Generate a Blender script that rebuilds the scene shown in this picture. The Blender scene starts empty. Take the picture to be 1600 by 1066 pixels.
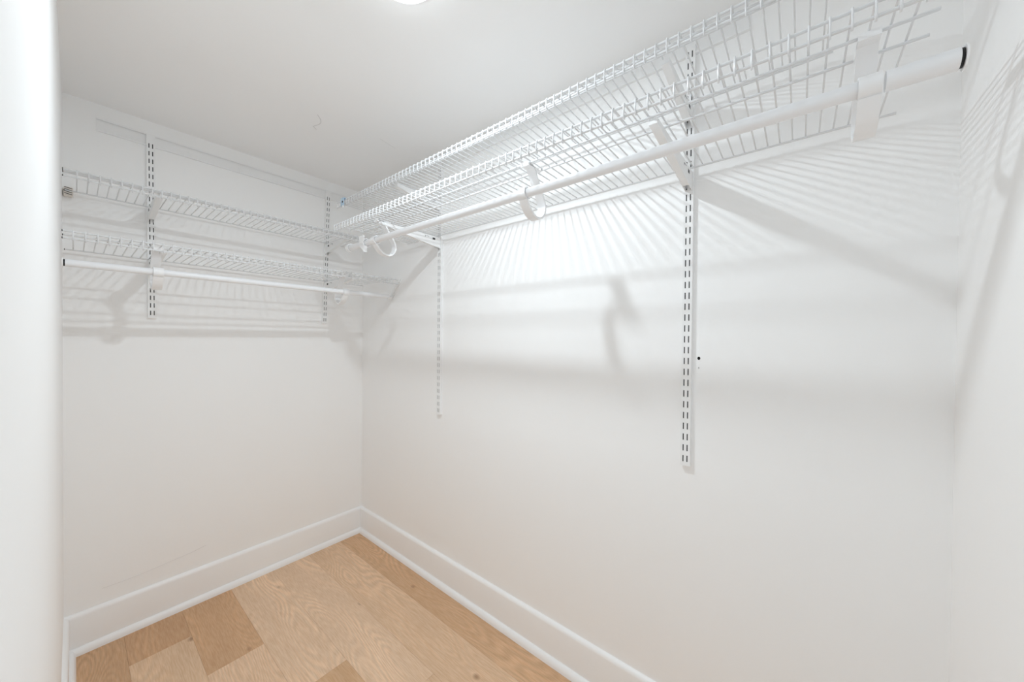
import bpy, math, random
from mathutils import Matrix, Vector

random.seed(4)
C = bpy.context.scene.collection
scene = bpy.context.scene
S = 0.86                       # all numbers below are in survey units; one unit is 0.86 m

# ------------------------------------------------------------------ camera, world, exposure
yaw, pitch, roll = 0.88976, -0.00993, 0.00863
f = Vector((math.sin(yaw)*math.cos(pitch), math.cos(yaw)*math.cos(pitch), math.sin(pitch)))
r0 = Vector((math.cos(yaw), -math.sin(yaw), 0.0))
u0 = r0.cross(f)
r = math.cos(roll)*r0 + math.sin(roll)*u0
u = -math.sin(roll)*r0 + math.cos(roll)*u0
cam_data = bpy.data.cameras.new('camera')
cam = bpy.data.objects.new('camera', cam_data)
C.objects.link(cam)
cp = Vector((-1.312, -2.4592, 1.4081))*S
cam.matrix_world = Matrix(((r.x, u.x, -f.x, cp.x), (r.y, u.y, -f.y, cp.y), (r.z, u.z, -f.z, cp.z), (0, 0, 0, 1)))
cam_data.sensor_width = 36.0
cam_data.sensor_fit = 'HORIZONTAL'
cam_data.lens = 36.0*554.03/1600.0
cam_data.clip_start = 0.005
scene.camera = cam

world = bpy.data.worlds.new('world')
scene.world = world
world.use_nodes = True
wb = world.node_tree.nodes['Background']
wb.inputs['Color'].default_value = (0.832, 0.936, 1.0, 1)      # even daylight of the room outside the doorway
wb.inputs['Strength'].default_value = 0.70

scene.view_settings.view_transform = 'Standard'
scene.view_settings.look = 'None'
scene.view_settings.gamma = 1.0
scene.view_settings.use_curve_mapping = False
scene.view_settings.exposure = 0.19
scene.cycles.diffuse_bounces = 11
scene.cycles.max_bounces = 13
LAMP = 850.0

# ------------------------------------------------------------------ materials
def new_mat(name):
    m = bpy.data.materials.new(name)
    m.use_nodes = True
    nt = m.node_tree
    return m, nt, nt.nodes['Principled BSDF']

def paint(name, col, rough, bump=0.0, scale=60.0, var=0.0):
    m, nt, b = new_mat(name)
    b.inputs['Base Color'].default_value = (*col, 1)
    b.inputs['Roughness'].default_value = rough
    b.inputs['Specular IOR Level'].default_value = 0.35
    tc = nt.nodes.new('ShaderNodeTexCoord')
    n = nt.nodes.new('ShaderNodeTexNoise')
    n.inputs['Scale'].default_value = scale
    n.inputs['Detail'].default_value = 4
    nt.links.new(tc.outputs['Object'], n.inputs['Vector'])
    if bump:
        bp = nt.nodes.new('ShaderNodeBump')
        bp.inputs['Strength'].default_value = bump
        bp.inputs['Distance'].default_value = 0.002
        nt.links.new(n.outputs['Fac'], bp.inputs['Height'])
        nt.links.new(bp.outputs['Normal'], b.inputs['Normal'])
    if var:
        n2 = nt.nodes.new('ShaderNodeTexNoise')
        n2.inputs['Scale'].default_value = 2.5
        n2.inputs['Detail'].default_value = 3
        nt.links.new(tc.outputs['Object'], n2.inputs['Vector'])
        mx = nt.nodes.new('ShaderNodeMix')
        mx.data_type = 'RGBA'
        mx.inputs[6].default_value = (*[c*(1-var) for c in col], 1)
        mx.inputs[7].default_value = (*[min(1, c*(1+var)) for c in col], 1)
        nt.links.new(n2.outputs['Fac'], mx.inputs[0])
        nt.links.new(mx.outputs[2], b.inputs['Base Color'])
    return m

M_WALL = paint('wall_paint', (0.94, 0.938, 0.935), 0.55, 0.10, 90, 0.012)
M_CEIL = paint('ceiling_paint', (0.94, 0.938, 0.935), 0.8, 0.10, 70, 0.015)
M_TRIM = paint('trim_gloss_paint', (0.93, 0.93, 0.93), 0.3, 0.03, 25)
M_WIRE = paint('white_vinyl_wire', (0.75, 0.755, 0.765), 0.3, 0.02, 300)
M_METAL = paint('white_powder_coat', (0.90, 0.90, 0.90), 0.4, 0.04, 400)
M_ROD = paint('white_rod_enamel', (0.87, 0.875, 0.89), 0.3, 0.02, 200)
M_PLASTIC = paint('white_plastic', (0.90, 0.90, 0.905), 0.35, 0.02, 200)
M_BLACK = paint('gap_shade_and_hole_black', (0.012, 0.012, 0.014), 0.45, 0.05, 200)  # black for the painted gap shade at rod ends, and the clip hole
M_DARK = paint('bare_steel_end', (0.10, 0.095, 0.09), 0.5, 0.05, 300)
M_SLOTDARK = paint('slot_shade_and_dark_marks', (0.07, 0.07, 0.07), 0.6, 0.05, 300)  # dark colour for painted slot shade, also bracket marks and clip ribs
M_HOLE = paint('hole_shade_black', (0.01, 0.01, 0.01), 0.9, 0.05, 300)  # near-black colour standing in for the shade inside the screw hole
M_CRACK = paint('hairline_crack', (0.55, 0.54, 0.53), 0.9, 0.05, 300)
M_BLUE = paint('pale_blue_plastic', (0.55, 0.72, 0.88), 0.25, 0.02, 200)

M_CREAM = paint('off_white_plastic', (0.80, 0.74, 0.68), 0.5, 0.1, 200)

def lamp_mat(name, strength):
    m, nt, b = new_mat(name)
    b.inputs['Base Color'].default_value = (0.9, 0.9, 0.9, 1)
    b.inputs['Emission Color'].default_value = (0.832, 0.936, 1.0, 1)
    b.inputs['Emission Strength'].default_value = strength
    tc = nt.nodes.new('ShaderNodeTexCoord')
    return m
M_LAMP = lamp_mat('glowing_diffuser', 5.0)
M_LED = lamp_mat('bright_lamp_core', LAMP)

def oak():
    m, nt, b = new_mat('oak_plank')
    N, L = nt.nodes.new, nt.links.new
    tc = N('ShaderNodeTexCoord'); oi = N('ShaderNodeObjectInfo')
    off = N('ShaderNodeVectorMath'); off.operation = 'MULTIPLY_ADD'
    off.inputs[1].default_value = (1, 1, 1)
    mul = N('ShaderNodeVectorMath'); mul.operation = 'SCALE'
    mul.inputs[0].default_value = (37.0, 53.0, 11.0)
    L(oi.outputs['Random'], mul.inputs['Scale'])
    L(tc.outputs['Object'], off.inputs[0]); L(mul.outputs[0], off.inputs[2])
    # broad figure: stretched noise cut into rings (cathedral grain)
    mp = N('ShaderNodeMapping'); mp.inputs['Scale'].default_value = (7.5, 1.5, 1)
    L(off.outputs[0], mp.inputs['Vector'])
    n1 = N('ShaderNodeTexNoise'); n1.inputs['Scale'].default_value = 1.0; n1.inputs['Detail'].default_value = 1.5
    n1.inputs['Roughness'].default_value = 0.35
    L(mp.outputs[0], n1.inputs['Vector'])
    ml = N('ShaderNodeMath'); ml.operation = 'MULTIPLY'; ml.inputs[1].default_value = 175.0
    L(n1.outputs['Fac'], ml.inputs[0])
    sn = N('ShaderNodeMath'); sn.operation = 'SINE'
    L(ml.outputs[0], sn.inputs[0])
    # fine streaks
    mp2 = N('ShaderNodeMapping'); mp2.inputs['Scale'].default_value = (300, 22, 1)
    L(off.outputs[0], mp2.inputs['Vector'])
    n2 = N('ShaderNodeTexNoise'); n2.inputs['Scale'].default_value = 1.0; n2.inputs['Detail'].default_value = 5
    L(mp2.outputs[0], n2.inputs['Vector'])
    # cloudy tone
    mp3 = N('ShaderNodeMapping'); mp3.inputs['Scale'].default_value = (9, 2.2, 1)
    L(off.outputs[0], mp3.inputs['Vector'])
    n3 = N('ShaderNodeTexNoise'); n3.inputs['Scale'].default_value = 1.0; n3.inputs['Detail'].default_value = 3
    L(mp3.outputs[0], n3.inputs['Vector'])
    # knots
    mp4 = N('ShaderNodeMapping'); mp4.inputs['Scale'].default_value = (7.5, 5.5, 0.0)
    L(off.outputs[0], mp4.inputs['Vector'])
    vo = N('ShaderNodeTexVoronoi'); vo.inputs['Scale'].default_value = 1.0; vo.inputs['Randomness'].default_value = 1.0
    L(mp4.outputs[0], vo.inputs['Vector'])
    kr = N('ShaderNodeMapRange'); kr.inputs[1].default_value = 0.03; kr.inputs[2].default_value = 0.10
    kr.inputs[3].default_value = 0.9; kr.inputs[4].default_value = 1.0
    L(vo.outputs['Distance'], kr.inputs[0])
    # combine into a factor around 1
    def mad(a, k, c):
        x = N('ShaderNodeMath'); x.operation = 'MULTIPLY_ADD'
        L(a, x.inputs[0]); x.inputs[1].default_value = k; x.inputs[2].default_value = c
        return x.outputs[0]
    def mlt(a, b2):
        x = N('ShaderNodeMath'); x.operation = 'MULTIPLY'; L(a, x.inputs[0]); L(b2, x.inputs[1]); return x.outputs[0]
    msk = N('ShaderNodeMapRange'); msk.inputs[1].default_value = 0.42; msk.inputs[2].default_value = 0.60
    L(n3.outputs['Fac'], msk.inputs[0])
    fac = mlt(mlt(mad(mlt(sn.outputs[0], msk.outputs[0]), 0.075, 1.0), mad(n2.outputs['Fac'], 0.30, 0.93)), mlt(mad(n3.outputs['Fac'], 0.36, 0.82), kr.outputs[0]))
    sc = N('ShaderNodeVectorMath'); sc.operation = 'SCALE'
    L(oi.outputs['Color'], sc.inputs[0]); L(fac, sc.inputs['Scale'])
    gm = N('ShaderNodeMix'); gm.data_type = 'RGBA'; gm.blend_type = 'MULTIPLY'; gm.inputs[0].default_value = 1.0
    rr = N('ShaderNodeValToRGB')
    rr.color_ramp.elements[0].position = 0.35; rr.color_ramp.elements[0].color = (0.97, 0.90, 0.82, 1)
    rr.color_ramp.elements[1].position = 0.65; rr.color_ramp.elements[1].color = (1, 1, 1, 1)
    L(n2.outputs['Fac'], rr.inputs[0])
    wm = N('ShaderNodeMix'); wm.data_type = 'RGBA'; wm.inputs[7].default_value = (0.26, 0.125, 0.06, 1)
    kf = N('ShaderNodeMapRange'); kf.inputs[1].default_value = 0.03; kf.inputs[2].default_value = 0.11; kf.inputs[3].default_value = 0.65; kf.inputs[4].default_value = 0.0
    L(vo.outputs['Distance'], kf.inputs[0]); L(kf.outputs[0], wm.inputs[0]); L(sc.outputs[0], wm.inputs[6])
    L(wm.outputs[2], gm.inputs[6]); L(rr.outputs[0], gm.inputs[7])
    L(gm.outputs[2], b.inputs['Base Color'])
    b.inputs['Roughness'].default_value = 0.5
    b.inputs['Specular IOR Level'].default_value = 0.35
    bp = N('ShaderNodeBump'); bp.inputs['Strength'].default_value = 0.12; bp.inputs['Distance'].default_value = 0.001
    L(n2.outputs['Fac'], bp.inputs['Height']); L(bp.outputs['Normal'], b.inputs['Normal'])
    return m
M_OAK = oak()
M_SUB = paint('subfloor', (0.30, 0.22, 0.15), 0.8, 0.1, 40)

# ------------------------------------------------------------------ mesh helpers (survey units, local to the parent)
class MB:
    def __init__(s): s.v, s.f = [], []
    def quad(s, *pts):
        i = len(s.v); s.v += [tuple(p) for p in pts]; s.f.append(tuple(range(i, i+len(pts))))
    def box(s, a, b, bev=0.0):
        x0, y0, z0 = [min(p, q) for p, q in zip(a, b)]; x1, y1, z1 = [max(p, q) for p, q in zip(a, b)]
        if bev <= 0:
            i = len(s.v)
            s.v += [(x0,y0,z0),(x1,y0,z0),(x1,y1,z0),(x0,y1,z0),(x0,y0,z1),(x1,y0,z1),(x1,y1,z1),(x0,y1,z1)]
            s.f += [tuple(i+k for k in q) for q in ((0,3,2,1),(4,5,6,7),(0,1,5,4),(1,2,6,5),(2,3,7,6),(3,0,4,7))]
        else:                                   # chamfered top edges
            i = len(s.v); e = bev
            s.v += [(x0,y0,z0),(x1,y0,z0),(x1,y1,z0),(x0,y1,z0),
                    (x0,y0,z1-e),(x1,y0,z1-e),(x1,y1,z1-e),(x0,y1,z1-e),
                    (x0+e,y0+e,z1),(x1-e,y0+e,z1),(x1-e,y1-e,z1),(x0+e,y1-e,z1)]
            s.f += [tuple(i+k for k in q) for q in ((0,3,2,1),(0,1,5,4),(1,2,6,5),(2,3,7,6),(3,0,4,7),
                    (4,5,9,8),(5,6,10,9),(6,7,11,10),(7,4,8,11),(8,9,10,11))]
        return s
    def prism(s, poly, axis, a, b):
        """poly = closed 2D outline; extruded along axis from a to b"""
        def P(p, t):
            if axis == 0: return (t, p[0], p[1])
            if axis == 1: return (p[0], t, p[1])
            return (p[0], p[1], t)
        i, n = len(s.v), len(poly)
        s.v += [P(p, a) for p in poly] + [P(p, b) for p in poly]
        s.f += [(i+k, i+(k+1) % n, i+n+(k+1) % n, i+n+k) for k in range(n)]
        s.f += [tuple(i+k for k in range(n))[::-1], tuple(i+n+k for k in range(n))]
        return s
    def tube(s, path, rad, n=8, cap=True):
        path = [Vector(p) for p in path]
        rad = rad if isinstance(rad, (list, tuple)) else [rad]*len(path)
        i0 = len(s.v); up = None
        for k, p in enumerate(path):
            t = (path[min(k+1, len(path)-1)] - path[max(k-1, 0)]).normalized()
            if up is None:
                up = Vector((0, 0, 1)) if abs(t.z) < 0.9 else Vector((1, 0, 0))
            a = (up - t*up.dot(t)).normalized(); up = a; b = t.cross(a)
            for j in range(n):
                w = 2*math.pi*j/n
                s.v.append(tuple(p + rad[k]*(math.cos(w)*a + math.sin(w)*b)))
        for k in range(len(path)-1):
            for j in range(n):
                q = i0+k*n
                s.f.append((q+j, q+(j+1) % n, q+n+(j+1) % n, q+n+j))
        if cap:
            s.f.append(tuple(i0+j for j in range(n))[::-1])
            e = i0+(len(path)-1)*n
            s.f.append(tuple(e+j for j in range(n)))
        return s
    def ribbon(s, path, axis, a, b, th):
        """flat strap: 2D centre line thickened by th and extruded along axis"""
        L_, R_ = [], []
        for k, p in enumerate(path):
            q0, q1 = path[max(k-1, 0)], path[min(k+1, len(path)-1)]
            tx, tz = q1[0]-q0[0], q1[1]-q0[1]; l = math.hypot(tx, tz)
            nx, nz = -tz/l*th/2, tx/l*th/2
            L_.append((p[0]+nx, p[1]+nz)); R_.append((p[0]-nx, p[1]-nz))
        def P(p, t): return (t, p[0], p[1]) if axis == 0 else (p[0], t, p[1])
        i, n = len(s.v), len(path)
        for arr in (L_, R_):
            s.v += [P(p, a) for p in arr]; s.v += [P(p, b) for p in arr]
        La, Lb, Ra, Rb = i, i+n, i+2*n, i+3*n
        for k in range(n-1):
            s.f += [(La+k, La+k+1, Lb+k+1, Lb+k), (Ra+k, Rb+k, Rb+k+1, Ra+k+1),
                    (La+k, Ra+k, Ra+k+1, La+k+1), (Lb+k, Lb+k+1, Rb+k+1, Rb+k)]
        s.f += [(La, Lb, Rb, Ra), (La+n-1, Ra+n-1, Rb+n-1, Lb+n-1)]
        return s
    def lathe(s, prof, n=32, cx=0, cy=0):
        i = len(s.v)
        for (rr, z) in prof:
            for j in range(n):
                w = 2*math.pi*j/n
                s.v.append((cx+rr*math.cos(w), cy+rr*math.sin(w), z))
        for k in range(len(prof)-1):
            for j in range(n):
                s.f.append((i+k*n+j, i+k*n+(j+1) % n, i+(k+1)*n+(j+1) % n, i+(k+1)*n+j))
        s.f.append(tuple(i+j for j in range(n))[::-1])
        e = i+(len(prof)-1)*n
        s.f.append(tuple(e+j for j in range(n)))
        return s
    def mesh(s, name, mat, smooth=False):
        me = bpy.data.meshes.new(name)
        me.from_pydata([(x*S, y*S, z*S) for x, y, z in s.v], [], s.f)
        me.materials.append(mat)
        me.validate()
        bm_fix(me)
        if smooth:
            for p in me.polygons: p.use_smooth = True
            try: me.set_sharp_from_angle(angle=math.radians(40))
            except Exception: pass
        return me
    def obj(s, name, mat, parent=None, smooth=False, loc=(0, 0, 0)):
        return link(name, s.mesh(name, mat, smooth), parent, loc)

import bmesh
def bm_fix(me):
    bm = bmesh.new(); bm.from_mesh(me)
    bmesh.ops.recalc_face_normals(bm, faces=bm.faces)
    bm.to_mesh(me); bm.free()

def link(name, me, parent=None, loc=(0, 0, 0)):
    o = bpy.data.objects.new(name, me)
    C.objects.link(o)
    o.location = [c*S for c in loc]
    if parent is not None: o.parent = parent
    return o

def thing(name, label, cat, loc=(0, 0, 0), rotz=0.0, group=None):
    o = bpy.data.objects.new(name, None)
    C.objects.link(o)
    o.empty_display_size = 0.05
    o.location = [c*S for c in loc]
    o.rotation_euler = (0, 0, rotz)
    o['label'] = label; o['category'] = cat
    if group: o['group'] = group
    return o

def dup(root, label, loc, rotz):
    r_ = root.copy(); C.objects.link(r_)
    r_.location = [c*S for c in loc]; r_.rotation_euler = (0, 0, rotz)
    r_['label'] = label
    for ch in list(root.children):
        c = ch.copy(); C.objects.link(c); c.parent = r_
        for g in list(ch.children):
            d = g.copy(); C.objects.link(d); d.parent = c
    return r_

def struct(o):
    o['kind'] = 'structure'
    return o

# ------------------------------------------------------------------ room shell
W, LN, H = 1.3443, 2.7473, 2.44
T = 0.12
struct(MB().box((-W-T, 0, 0), (T, T, H)).obj('wall_back', M_WALL))
wall_right = struct(MB().box((0, -LN-T, 0), (T, 0, H)).obj('wall_right', M_WALL))
struct(MB().box((-W-T, -LN-T, 0), (0, -LN, H)).obj('wall_front', M_WALL))
DY0, DY1, DH = -2.72, -2.08, 2.33            # the doorway the photograph is taken from
wl = MB().box((-W-T, DY1, 0), (-W, 0, H))
wl.box((-W-T, DY0, DH), (-W, DY1, H)); wl.box((-W-T, -LN, 0), (-W, DY0, H))
struct(wl.obj('wall_left', M_WALL))
ceiling = struct(MB().box((-W-T, -LN-T, H), (T, T, H+0.1)).obj('ceiling', M_CEIL))

# floor slab with separate oak planks laid along the long wall
floor = struct(MB().box((-W-1.6, -LN-T, -0.08), (T, T, -0.012)).obj('floor', M_SUB))
LIGHT = (0.640, 0.445, 0.290); MID = (0.565, 0.372, 0.225); BROWN = (0.500, 0.305, 0.170); PALE = (0.675, 0.480, 0.325)
def plank(x0, x1, y0, y1, col):
    g = 0.0002
    o = MB().box((x0+g-(x0+x1)/2, y0+g-(y0+y1)/2, -0.0115), (x1-g-(x0+x1)/2, y1-g-(y0+y1)/2, 0.0), 0.0003).obj('plank', M_OAK, floor, loc=((x0+x1)/2, (y0+y1)/2, 0))
    o.color = (col[0]*1.08, col[1]*1.11, col[2]*1.18, 1)
PW = 0.2
strips = [  # right edge of the strip, joints from the back wall, tones
    (0.03,  [0, -1.75, -2.75],            [(0.545, 0.345, 0.200), MID]),
    (-0.17, [0, -1.95, -2.75],            [(0.625, 0.430, 0.275), LIGHT]),
    (-0.37, [0, -1.29, -2.75],            [(0.655, 0.465, 0.310), (0.60, 0.41, 0.26)]),
    (-0.57, [0, -0.947, -2.2, -2.75],     [(0.650, 0.460, 0.305), (0.565, 0.360, 0.205), LIGHT]),
    (-0.77, [0, -0.578, -1.8, -2.75],     [(0.535, 0.330, 0.185), LIGHT, MID]),
    (-0.97, [0, -0.27, -1.5, -2.75],      [(0.510, 0.310, 0.172), (0.62, 0.43, 0.275), MID]),
    (-1.17, [0, -0.9, -2.1, -2.75],       [(0.505, 0.315, 0.178), MID, LIGHT]),
    (-1.37, [0.0, -1.2, -2.75],           [MID, LIGHT]),
    (-1.57, [-1.4, -2.75], [LIGHT]), (-1.77, [-1.4, -2.75], [MID]), (-1.97, [-1.4, -2.75], [LIGHT]),
    (-2.17, [-1.4, -2.75], [PALE]), (-2.37, [-1.4, -2.75], [MID]), (-2.57, [-1.4, -2.75], [LIGHT]),
]
for xr, js, cols in strips:
    for k, col in enumerate(cols):
        plank(xr-PW, min(xr, 0.0), js[k+1], js[k], col)

# baseboards with quarter-round shoe
def base_profile(sgn):
    pts = [(0, 0), (0.0153, 0), (0.0153, 0.158), (0.0140, 0.165), (0.0100, 0.171), (0.0050, 0.1745), (0, 0.176)]
    return [(sgn*a, b) for a, b in pts]
def shoe_profile(sgn):
    pts = [(0.0153, 0.0)] + [(0.0153+0.0185*math.cos(t*math.pi/2/6), 0.030*math.sin(t*math.pi/2/6)) for t in range(7)]
    return [(sgn*a, b) for a, b in pts]
def baseboard(name, axis, a, b, sgn, loc):
    o = struct(MB().prism(base_profile(sgn), axis, a, b).obj(name, M_TRIM, smooth=True, loc=loc))
    MB().prism(shoe_profile(sgn), axis, a, b).obj('shoe_moulding', M_TRIM, o, smooth=True)
baseboard('baseboard_back', 0, -W, 0, -1, (0, 0, 0))
baseboard('baseboard_right', 1, -LN, 0, -1, (0, 0, 0))
baseboard('baseboard_front', 0, -W, 0, 1, (0, -LN, 0))
baseboard('baseboard_left', 1, DY1, 0, 1, (-W, 0, 0))

# screw hole and nick in the right wall
h = MB().prism([(0.0045*math.cos(k*math.pi/5)-2.1994, 0.0055*math.sin(k*math.pi/5)+1.344) for k in range(10)], 0, -0.0006, 0.002)
h.obj('screw_hole', M_HOLE, wall_right)  # black disc on the wall paints the depth of the hole as shade
MB().prism([(0.0022*math.cos(k*math.pi/4)-2.1994, 0.003*math.sin(k*math.pi/4)+1.312) for k in range(8)], 0, -0.0005, 0.002).obj('screw_nick', M_CRACK, wall_right)

# hairline cracks in the ceiling paint
def crack(path, w):
    m = MB()
    n = len(path)
    for k in range(n-1):
        a, b = Vector((*path[k], 0)), Vector((*path[k+1], 0))
        t = (b-a).normalized(); nn = Vector((-t.y, t.x, 0))*w
        m.quad((a+nn)+Vector((0, 0, H-0.0006)), (a-nn)+Vector((0, 0, H-0.0006)), (b-nn)+Vector((0, 0, H-0.0006)), (b+nn)+Vector((0, 0, H-0.0006)))
    return m
crack([(-0.596, -0.700), (-0.572, -0.675), (-0.560, -0.650), (-0.558, -0.628), (-0.570, -0.585), (-0.548, -0.570)], 0.0009).obj('crack', M_CRACK, ceiling)
M_CRACK2 = paint('faint_crack', (0.78, 0.775, 0.77), 0.9, 0.05, 300)
crack([(-0.3043, -0.7446), (-0.26, -0.735), (-0.2007, -0.7244)], 0.0012).obj('crack', M_CRACK2, ceiling)

# old caulk line above the back baseboard
m = MB()
pts = [(-1.235, 0.246), (-1.17, 0.2455), (-1.1234, 0.248), (-1.03, 0.257), (-0.9266, 0.268), (-0.87, 0.279)]
for (xa, za), (xb, zb) in zip(pts, pts[1:]):
    m.prism([(xa, za-0.0009), (xb, zb-0.0009), (xb, zb+0.0009), (xa, za+0.0009)], 1, -0.0008, 0.001)
m.obj('crack', M_CRACK2, bpy.data.objects['wall_back'])

# ------------------------------------------------------------------ ceiling light
cl = thing('ceiling_light', 'small round glowing ceiling light with a domed diffuser', 'ceiling light', (-0.738, -1.590, H))
MB().lathe([(0.106, 0.0), (0.106, -0.007), (0.104, -0.010), (0.097, -0.011), (0.097, -0.006)], 40).obj('trim_ring', M_PLASTIC, cl, smooth=True)
MB().lathe([(0.096, -0.008), (0.095, -0.016), (0.089, -0.026), (0.075, -0.035), (0.056, -0.041), (0.0335, -0.044)], 40).obj('diffuser', M_LAMP, cl, smooth=True)
core = MB(); core.quad(*[(0.0330*math.cos(k*math.pi/12), -0.0330*math.sin(k*math.pi/12), -0.0447) for k in range(24)]); core.obj('lamp_core', M_LED, cl)

# ------------------------------------------------------------------ hang tracks (top rails)
def track(label, length, loc, rotz):
    t = thing('hang_track', label, 'wall rail', loc, rotz, 'hang tracks under the ceiling')
    hh = 0.058
    prof = [(0, 0), (-0.0105, 0), (-0.0105, -0.004), (-0.0105, 0.007), (-0.0085, 0.007), (-0.0085, 0.0025), (-0.0025, 0.0025),
            (-0.0025, hh-0.0025), (-0.0085, hh-0.0025), (-0.0085, hh-0.007), (-0.0105, hh-0.007), (-0.0105, hh), (0, hh)]
    prof.pop(2)
    MB().prism(prof, 0, 0, length).obj('rail', M_METAL, t)
    x = 0.10
    scr = None
    while x < length-0.03:
        if scr is None:
            scr = MB().prism([(0.004*math.cos(k*math.pi/4), 0.004*math.sin(k*math.pi/4)) for k in range(8)], 1, -0.0042, -0.002).mesh('screw', M_METAL)
        link('screw', scr, t, (x, 0, hh*0.5))
        x += 0.21
    return t
track('white horizontal wall rail along the top of the narrow back wall', 1.21, (-1.249, 0, 2.318), 0.0)
track('white horizontal wall rail on the long wall behind the highest wire shelf', 1.93, (0, -0.402, 2.3595), -math.pi/2)

# ------------------------------------------------------------------ slotted standards
PITCH, SLW, SLH = 0.0366, 0.0036, 0.0215
def standard(label, height, loc, rotz, lean=0.0):
    """origin at the bottom on the wall; front faces local -y"""
    t = thing('slotted_standard', label, 'shelf standard', loc, rotz, 'slotted wall standards')
    hw, dp, wt = 0.0150, 0.0150, 0.0012
    cols = [-0.0062, 0.0062]
    m = MB()
    xs = [-hw, cols[0]-SLW/2, cols[0]+SLW/2, cols[1]-SLW/2, cols[1]+SLW/2, hw]
    n = int((height-0.012)/PITCH)
    z = 0.006
    rows = []
    for k in range(n):
        rows.append((z+(PITCH-SLH)/2, z+(PITCH+SLH)/2)); z += PITCH
    zs = [0.0]
    for a, b in rows: zs += [a, b]
    zs.append(height)
    y = -dp
    for k in range(len(zs)-1):
        slot = k % 2 == 1
        for j in range(5):
            if slot and j in (1, 3):
                x0, x1, z0, z1 = xs[j], xs[j+1], zs[k], zs[k+1]; yi = y+wt       # walls of the slot
                m.quad((x0, y, z0), (x0, y, z1), (x0, yi, z1), (x0, yi, z0))
                m.quad((x1, y, z0), (x1, yi, z0), (x1, yi, z1), (x1, y, z1))
                m.quad((x0, y, z0), (x0, yi, z0), (x1, yi, z0), (x1, y, z0))
                m.quad((x0, y, z1), (x1, y, z1), (x1, yi, z1), (x0, yi, z1))
                continue
            m.quad((xs[j], y, zs[k]), (xs[j+1], y, zs[k]), (xs[j+1], y, zs[k+1]), (xs[j], y, zs[k+1]))
    for sx in (-1, 1):
        m.quad((sx*hw, y, 0), (sx*hw, 0, 0), (sx*hw, 0, height), (sx*hw, y, height))
    m.quad((-hw, y, 0), (hw, y, 0), (hw, 0, 0), (-hw, 0, 0))
    m.quad((-hw, y, height), (hw, y, height), (hw, 0, height), (-hw, 0, height))
    o = link('upright', plain_mesh(m, 'upright', M_METAL), t)
    b = MB().box((-hw+0.0015, -0.0125, 0.003), (hw-0.0015, -0.0120, height-0.003)).obj('slot_shade_plate', M_SLOTDARK, t)  # added dark plate, its colour gives the slots their shade
    t.rotation_euler = (0, lean, rotz)
    return t
def plain_mesh(m, name, mat):
    me = bpy.data.meshes.new(name)
    me.from_pydata([(x*S, y*S, z*S) for x, y, z in m.v], [], m.f)
    me.materials.append(mat)
    return me
R90 = -math.pi/2
standard('short white slotted standard near the left end of the narrow back wall', 0.885, (-1.073, 0, 1.488), 0.0, -0.006)
standard('short white slotted standard beside the corner on the narrow back wall', 0.884, (-0.268, 0, 1.491), 0.0, 0.026)
standard('long white slotted standard on the long wall close to the far corner', 1.42, (0, -0.8735, 0.968), R90)
standard('long white slotted standard with a dark screw hole beside it', 1.408, (0, -2.164, 0.980), R90)

# ------------------------------------------------------------------ shelf brackets
def bracket_meshes(D):
    hgt, w = 0.062, 0.0105
    top = -0.0085
    side = [(-0.0152, top), (-D, top), (-D, top-0.014), (-0.0152, top-hgt)]
    res = []
    for sx in (-1, 1):
        res.append(('side_plate', MB().prism(side, 0, sx*w, sx*(w-0.002)).mesh('side_plate', M_METAL)))
    under = MB()
    under.prism([(-0.050, top-hgt+0.0065), (-D, top-0.0140), (-D, top-0.0115), (-0.050, top-hgt+0.009)], 0, -w+0.002, w-0.002)
    res.append(('web', under.mesh('web', M_METAL)))
    lip = MB().prism([(-D, top), (-D-0.002, top), (-D-0.002, top-0.014), (-D, top-0.014)], 0, -w, w)
    res.append(('end_plate', lip.mesh('end_plate', M_METAL)))
    for zz in (top-0.012, top-0.046):
        for sx in (-0.0062, 0.0062):
            res.append(('hook_tab', MB().box((sx-0.001, -0.0152, zz-0.006), (sx+0.001, -0.010, zz+0.004)).mesh('hook_tab', M_METAL)))
    for sx in (-1, 1):
        x = sx*w
        res.append(('slot', MB().box((x-0.0004, -0.052, top-0.011), (x+0.0004, -0.070, top-0.022)).mesh('slot', M_SLOTDARK)))  # no opening cut, a dark box paints the shade of the slot
        q = [(-0.094, top-0.010), (-0.120, top-0.010), (-0.120, top-0.019), (-0.1185, top-0.019), (-0.1185, top-0.0115), (-0.094, top-0.0115)]
        res.append(('embossed_mark', MB().prism(q, 0, x-0.0004, x+0.0004).mesh('embossed_mark', M_SLOTDARK)))
    return res
BR16, BR12 = bracket_meshes(0.385), bracket_meshes(0.290)
def bracket(label, kind, loc, rotz):
    t = thing('shelf_bracket', label, 'shelf bracket', loc, rotz, 'white shelf brackets')
    for n, me in kind: link(n, me, t)
    return t
ZBL, ZBU, ZAU, ZAL = 1.975, 2.184, 2.022, 1.771
XA1, XA2 = -1.0765, -0.2535
bracket('white bracket under the deep long-wall shelf on the standard with the screw hole', BR16, (0, -2.164, ZBL), R90)
bracket('white bracket holding the top shelf above the standard with the screw hole', BR12, (0, -2.164, ZBU), R90)
bracket('white bracket with dark slots under the deep long-wall shelf near the far corner', BR16, (0, -0.8735, ZBL), R90)
bracket('white bracket under the top shelf near the far corner', BR12, (0, -0.8735, ZBU), R90)
bracket('white bracket under the upper back-wall shelf on the left standard', BR12, (XA1-0.002, 0, ZAU), 0.0)
bracket('white bracket under the lower back-wall shelf on the left standard', BR16, (XA1, 0, ZAL), 0.0)
bracket('white bracket under the upper back-wall shelf on the corner standard', BR12, (XA2-0.002, 0, ZAU), 0.0)
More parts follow.
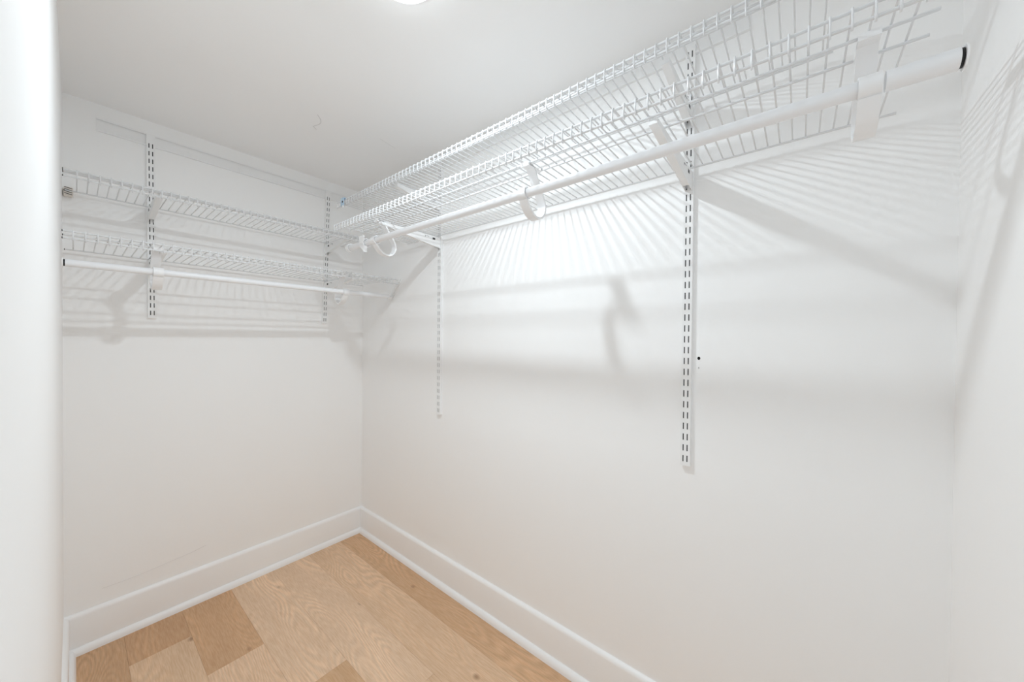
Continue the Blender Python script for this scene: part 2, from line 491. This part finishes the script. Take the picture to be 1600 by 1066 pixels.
bracket('white bracket under the lower back-wall shelf on the corner standard, in shade', BR16, (XA2-0.007, 0, ZAL), 0.0)

# ------------------------------------------------------------------ ventilated wire shelves
RW, RL = 0.0021, 0.0032
def wire_mesh(D):
    path = [(0, 0.003, 0), (0, -D+0.006, 0), (0, -D+0.0015, -0.0012), (0, -D, -0.005), (0, -D-0.001, -0.030), (0, -D+0.0015, -0.0345), (0, -D+0.006, -0.0360)]
    return MB().tube(path, RW, 6).mesh('cross_wire', M_WIRE, True)
WM16, WM12 = wire_mesh(0.444), wire_mesh(0.316)
def shelf(label, D, wm, mids, length, first, loc, rotz, dark_ends=False):
    t = thing('wire_shelf', label, 'wire shelf', loc, rotz, 'white ventilated wire shelves')
    zz = -RW-RL+0.0006
    runs = [('back_wire', 0.0, zz)] + [('support_wire', -d, zz) for d in mids] + [('front_wire', -D+RL+RW-0.0006, zz), ('lip_wire', -D+RL+RW-0.0014, -0.030)]
    for n, y, z in runs:
        o = MB().tube([(0, y, z), (length, y, z)], RL, 8).obj(n, M_WIRE, t, smooth=True)
        if dark_ends:
            MB().tube([(-0.0015, y, z), (0.001, y, z)], RL*1.08, 8).obj('cut_end', M_DARK, o)
    x = first
    while x < length-0.004:
        link('cross_wire', wm, t, (x, 0, 0))
        x += 0.0285
    return t
shelf('deep lower wire shelf along the long right wall, above the long closet rod', 0.444, WM16, (0.289, 0.356), 2.6375-0.60, 0.0129, (-0.034, -0.60, ZBL), R90)
shelf('highest wire shelf, along the long right wall just below the ceiling', 0.316, WM12, (0.271, 0.289), 2.5195-0.356, 0.0040, (-0.034, -0.356, ZBU), R90)
shelf('shallow upper wire shelf on the narrow back wall, without a rod', 0.316, WM12, (0.271, 0.289), 1.338-0.151, 0.0335, (-1.338, -0.034, ZAU), 0.0, True)
shelf('lower wire shelf on the narrow back wall, with a thin rod hung under it', 0.444, WM16, (0.289, 0.356), 1.338-0.012, 0.0235, (-1.338, -0.034, ZAL), 0.0, True)

# pale clip on the lip of the highest shelf
lc = thing('lip_clip', 'small pale blue plastic clip on the far end of the highest shelf lip', 'clip', (-0.354, -0.445, 2.150), R90)
MB().box((-0.016, -0.006, -0.006), (0.016, -0.0025, 0.034)).box((-0.016, -0.006, 0.034), (0.016, 0.012, 0.038)).obj('clip_body', M_BLUE, lc)
MB().prism([(0.006*math.cos(k*math.pi/4)+0.006, 0.006*math.sin(k*math.pi/4)+0.014) for k in range(8)], 1, -0.0075, -0.005).obj('clip_hole', M_BLACK, lc)
MB().box((0.002, -0.006, -0.018), (0.014, -0.003, -0.006)).obj('clip_tab', M_PLASTIC, lc)

# ------------------------------------------------------------------ closet rods
XR, ZR, RR = -0.400, 1.870, 0.0142
rod = thing('closet_rod', 'thick white closet rod hung below the long right-wall shelf', 'closet rod', (XR, -0.62, ZR), R90)
MB().tube([(0, 0, 0), (1.93, 0, 0)], RR, 24).obj('tube', M_ROD, rod, smooth=True)
MB().tube([(1.952, 0, 0), (2.036, 0, 0)], 0.0170, 24).obj('end_sleeve', M_ROD, rod, smooth=True)
MB().tube([(2.036, 0, 0), (2.0400, 0, 0)], 0.0150, 24).obj('end_gap_shade', M_BLACK, rod, smooth=True)  # black ring paints the shaded gap before the flange
MB().tube([(2.0405, 0, 0), (2.0430, 0, 0)], 0.0195, 24).obj('end_flange', M_PLASTIC, rod, smooth=True)
m = MB().ribbon([(0.0195*math.cos(a), 0.0195*math.sin(a)) for a in [math.radians(20+20*k) for k in range(15)]], 0, -0.008, 0.012, 0.005)
m.obj('end_ring', M_PLASTIC, rod, smooth=True)
MB().prism([(0.011*math.cos(k*math.pi/6), 0.011*math.sin(k*math.pi/6)) for k in range(12)], 0, -0.0035, -0.0005).obj('end_plug', M_DARK, rod)

YRA, ZRA = -0.402, 1.664
rod2 = thing('closet_rod', 'white closet rod hung below the lower back-wall shelf', 'closet rod', (-1.337, YRA, ZRA), 0.0)
MB().tube([(0.004, 0, 0), (1.298, 0, 0)], 0.0135, 24).obj('tube', M_ROD, rod2, smooth=True)
MB().tube([(0.0, 0, 0), (0.004, 0, 0)], 0.0125, 24).obj('end_gap_shade', M_BLACK, rod2, smooth=True)  # shaded gap beside the flange, painted as a black ring
MB().tube([(-0.003, 0, 0), (0.0, 0, 0)], 0.018, 24).obj('end_flange', M_PLASTIC, rod2, smooth=True)

# ------------------------------------------------------------------ rod hooks (J-shaped straps)
def hook_meshes():
    # (depth from wall, height above rod axis); the rod axis is at depth 0.400
    c = [(-0.390, 0.0955), (-0.374, 0.0975), (-0.362, 0.090), (-0.347, 0.066), (-0.333, 0.045), (-0.317, 0.025), (-0.306, 0.008), (-0.299, -0.010),
         (-0.298, -0.026), (-0.304, -0.043), (-0.317, -0.056), (-0.335, -0.064), (-0.354, -0.063), (-0.372, -0.055),
         (-0.386, -0.043), (-0.396, -0.030), (-0.403, -0.019)]
    strap = MB().ribbon(c, 0, -0.0155, 0.0155, 0.0070).mesh('strap', M_PLASTIC, True)
    arc = [(-0.400+0.0182*math.cos(math.radians(a)), 0.0182*math.sin(math.radians(a))) for a in range(320, 70, -20)]
    cradle = MB().ribbon(arc, 0, -0.0155, 0.0155, 0.0036).mesh('cradle', M_PLASTIC, True)
    gq = [(-0.3985, 0.0905), (-0.3985, 0.1035), (-0.3955, 0.1035), (-0.3955, 0.0975), (-0.3300, 0.0975), (-0.3300, 0.1035), (-0.3270, 0.1035), (-0.3270, 0.0925), (-0.392, 0.0925), (-0.392, 0.0905)]
    res = [('strap', strap), ('cradle', cradle), ('shelf_clip', MB().prism(gq, 0, -0.0155, 0.0155).mesh('shelf_clip', M_PLASTIC))]
    for a in (-60, -85, -110):
        x, z = -0.350+0.047*math.cos(math.radians(a)), -0.018+0.043*math.sin(math.radians(a))
        res.append(('inner_rib', MB().box((-0.010, x-0.0012, z-0.0015), (0.010, x+0.0012, z+0.0035)).mesh('inner_rib', M_PLASTIC)))
    return res
HK = hook_meshes()
def rod_hook(label, loc, rotz):
    t = thing('rod_hook', label, 'rod hook', loc, rotz, 'white hooks that carry the closet rods')
    for n, me in HK: link(n, me, t)
    return t
hb = rod_hook('white curved rod hook in the middle of the long rod', (0, -1.765, ZR), R90)
dup(hb, 'white curved rod hook nearest the right end of the long rod', (0, -2.552, ZR), R90)
dup(hb, 'white curved rod hook at the far corner end of the long rod', (0, -0.87, ZR), R90)
dup(hb, 'white curved rod hook on the back-wall rod by the left standard', (-1.094, -0.002, ZRA), 0.0)
dup(hb, 'white curved rod hook on the back-wall rod near the corner, in shade', (-0.318, -0.002, ZRA), 0.0)

# small clip that hangs the rod end near the corner
rc = thing('rod_clip', 'small white rod clip between the far rod end and the far hook', 'clip', (-0.400, -0.775, ZR), R90)
MB().ribbon([(0.020*math.cos(math.radians(a)), 0.020*math.sin(math.radians(a))) for a in range(330, 30, -20)], 0, -0.0165, 0.0165, 0.005).obj('clip_band', M_PLASTIC, rc, smooth=True)
MB().box((-0.022, -0.0215, 0.004), (0.022, -0.0165, 0.032)).obj('clip_plate', M_PLASTIC, rc)
MB().prism([(-0.016, -0.016), (0.024, -0.016), (0.024, -0.048)], 1, -0.021, -0.004).obj('clip_tail', M_PLASTIC, rc)

# crumpled wall clip at the left end of the upper back-wall shelf
wc = thing('wall_clip', 'small off-white ribbed wall clip at the left end of the upper back-wall shelf', 'clip', (-1.334, -0.020, 2.017), 0.0)
MB().box((-0.006, -0.016, -0.019), (0.020, 0.018, 0.017), 0.004).obj('clip_body', M_CREAM, wc)
for k in range(4):
    MB().prism([(-0.004, -0.013+0.0085*k), (0.017, -0.0175+0.0085*k), (0.0175, -0.0150+0.0085*k), (-0.0035, -0.0105+0.0085*k)], 1, -0.0175, -0.015).obj('rib', M_SLOTDARK, wc)

# end bracket that carries the tip of the back-wall shelf and rod on the long wall
eb = thing('end_bracket', 'small white slanted end bracket on the long wall at the tip of the back-wall rod', 'bracket', (0, -0.40, 1.69), 0.0)
MB().ribbon([(-0.086, 0.082), (-0.080, 0.070), (0.018, -0.034), (0.026, -0.034)], 0, -0.020, -0.0165, 0.010).obj('front_strap', M_METAL, eb)
MB().ribbon([(-0.086, 0.082), (-0.080, 0.070), (0.018, -0.034), (0.026, -0.034)], 0, -0.004, -0.0005, 0.010).obj('wall_strap', M_METAL, eb)
for k in range(6):
    y, z = -0.076+0.017*k, 0.066-0.018*k
    MB().box((-0.0165, y-0.0015, z-0.0015), (-0.004, y+0.0015, z+0.0015)).obj('rung', M_METAL, eb)
MB().ribbon([(-0.002+0.0165*math.cos(math.radians(a)), -0.026+0.0165*math.sin(math.radians(a))) for a in range(190, 351, 20)], 0, -0.046, -0.020, 0.003).obj('rod_cup', M_METAL, eb)
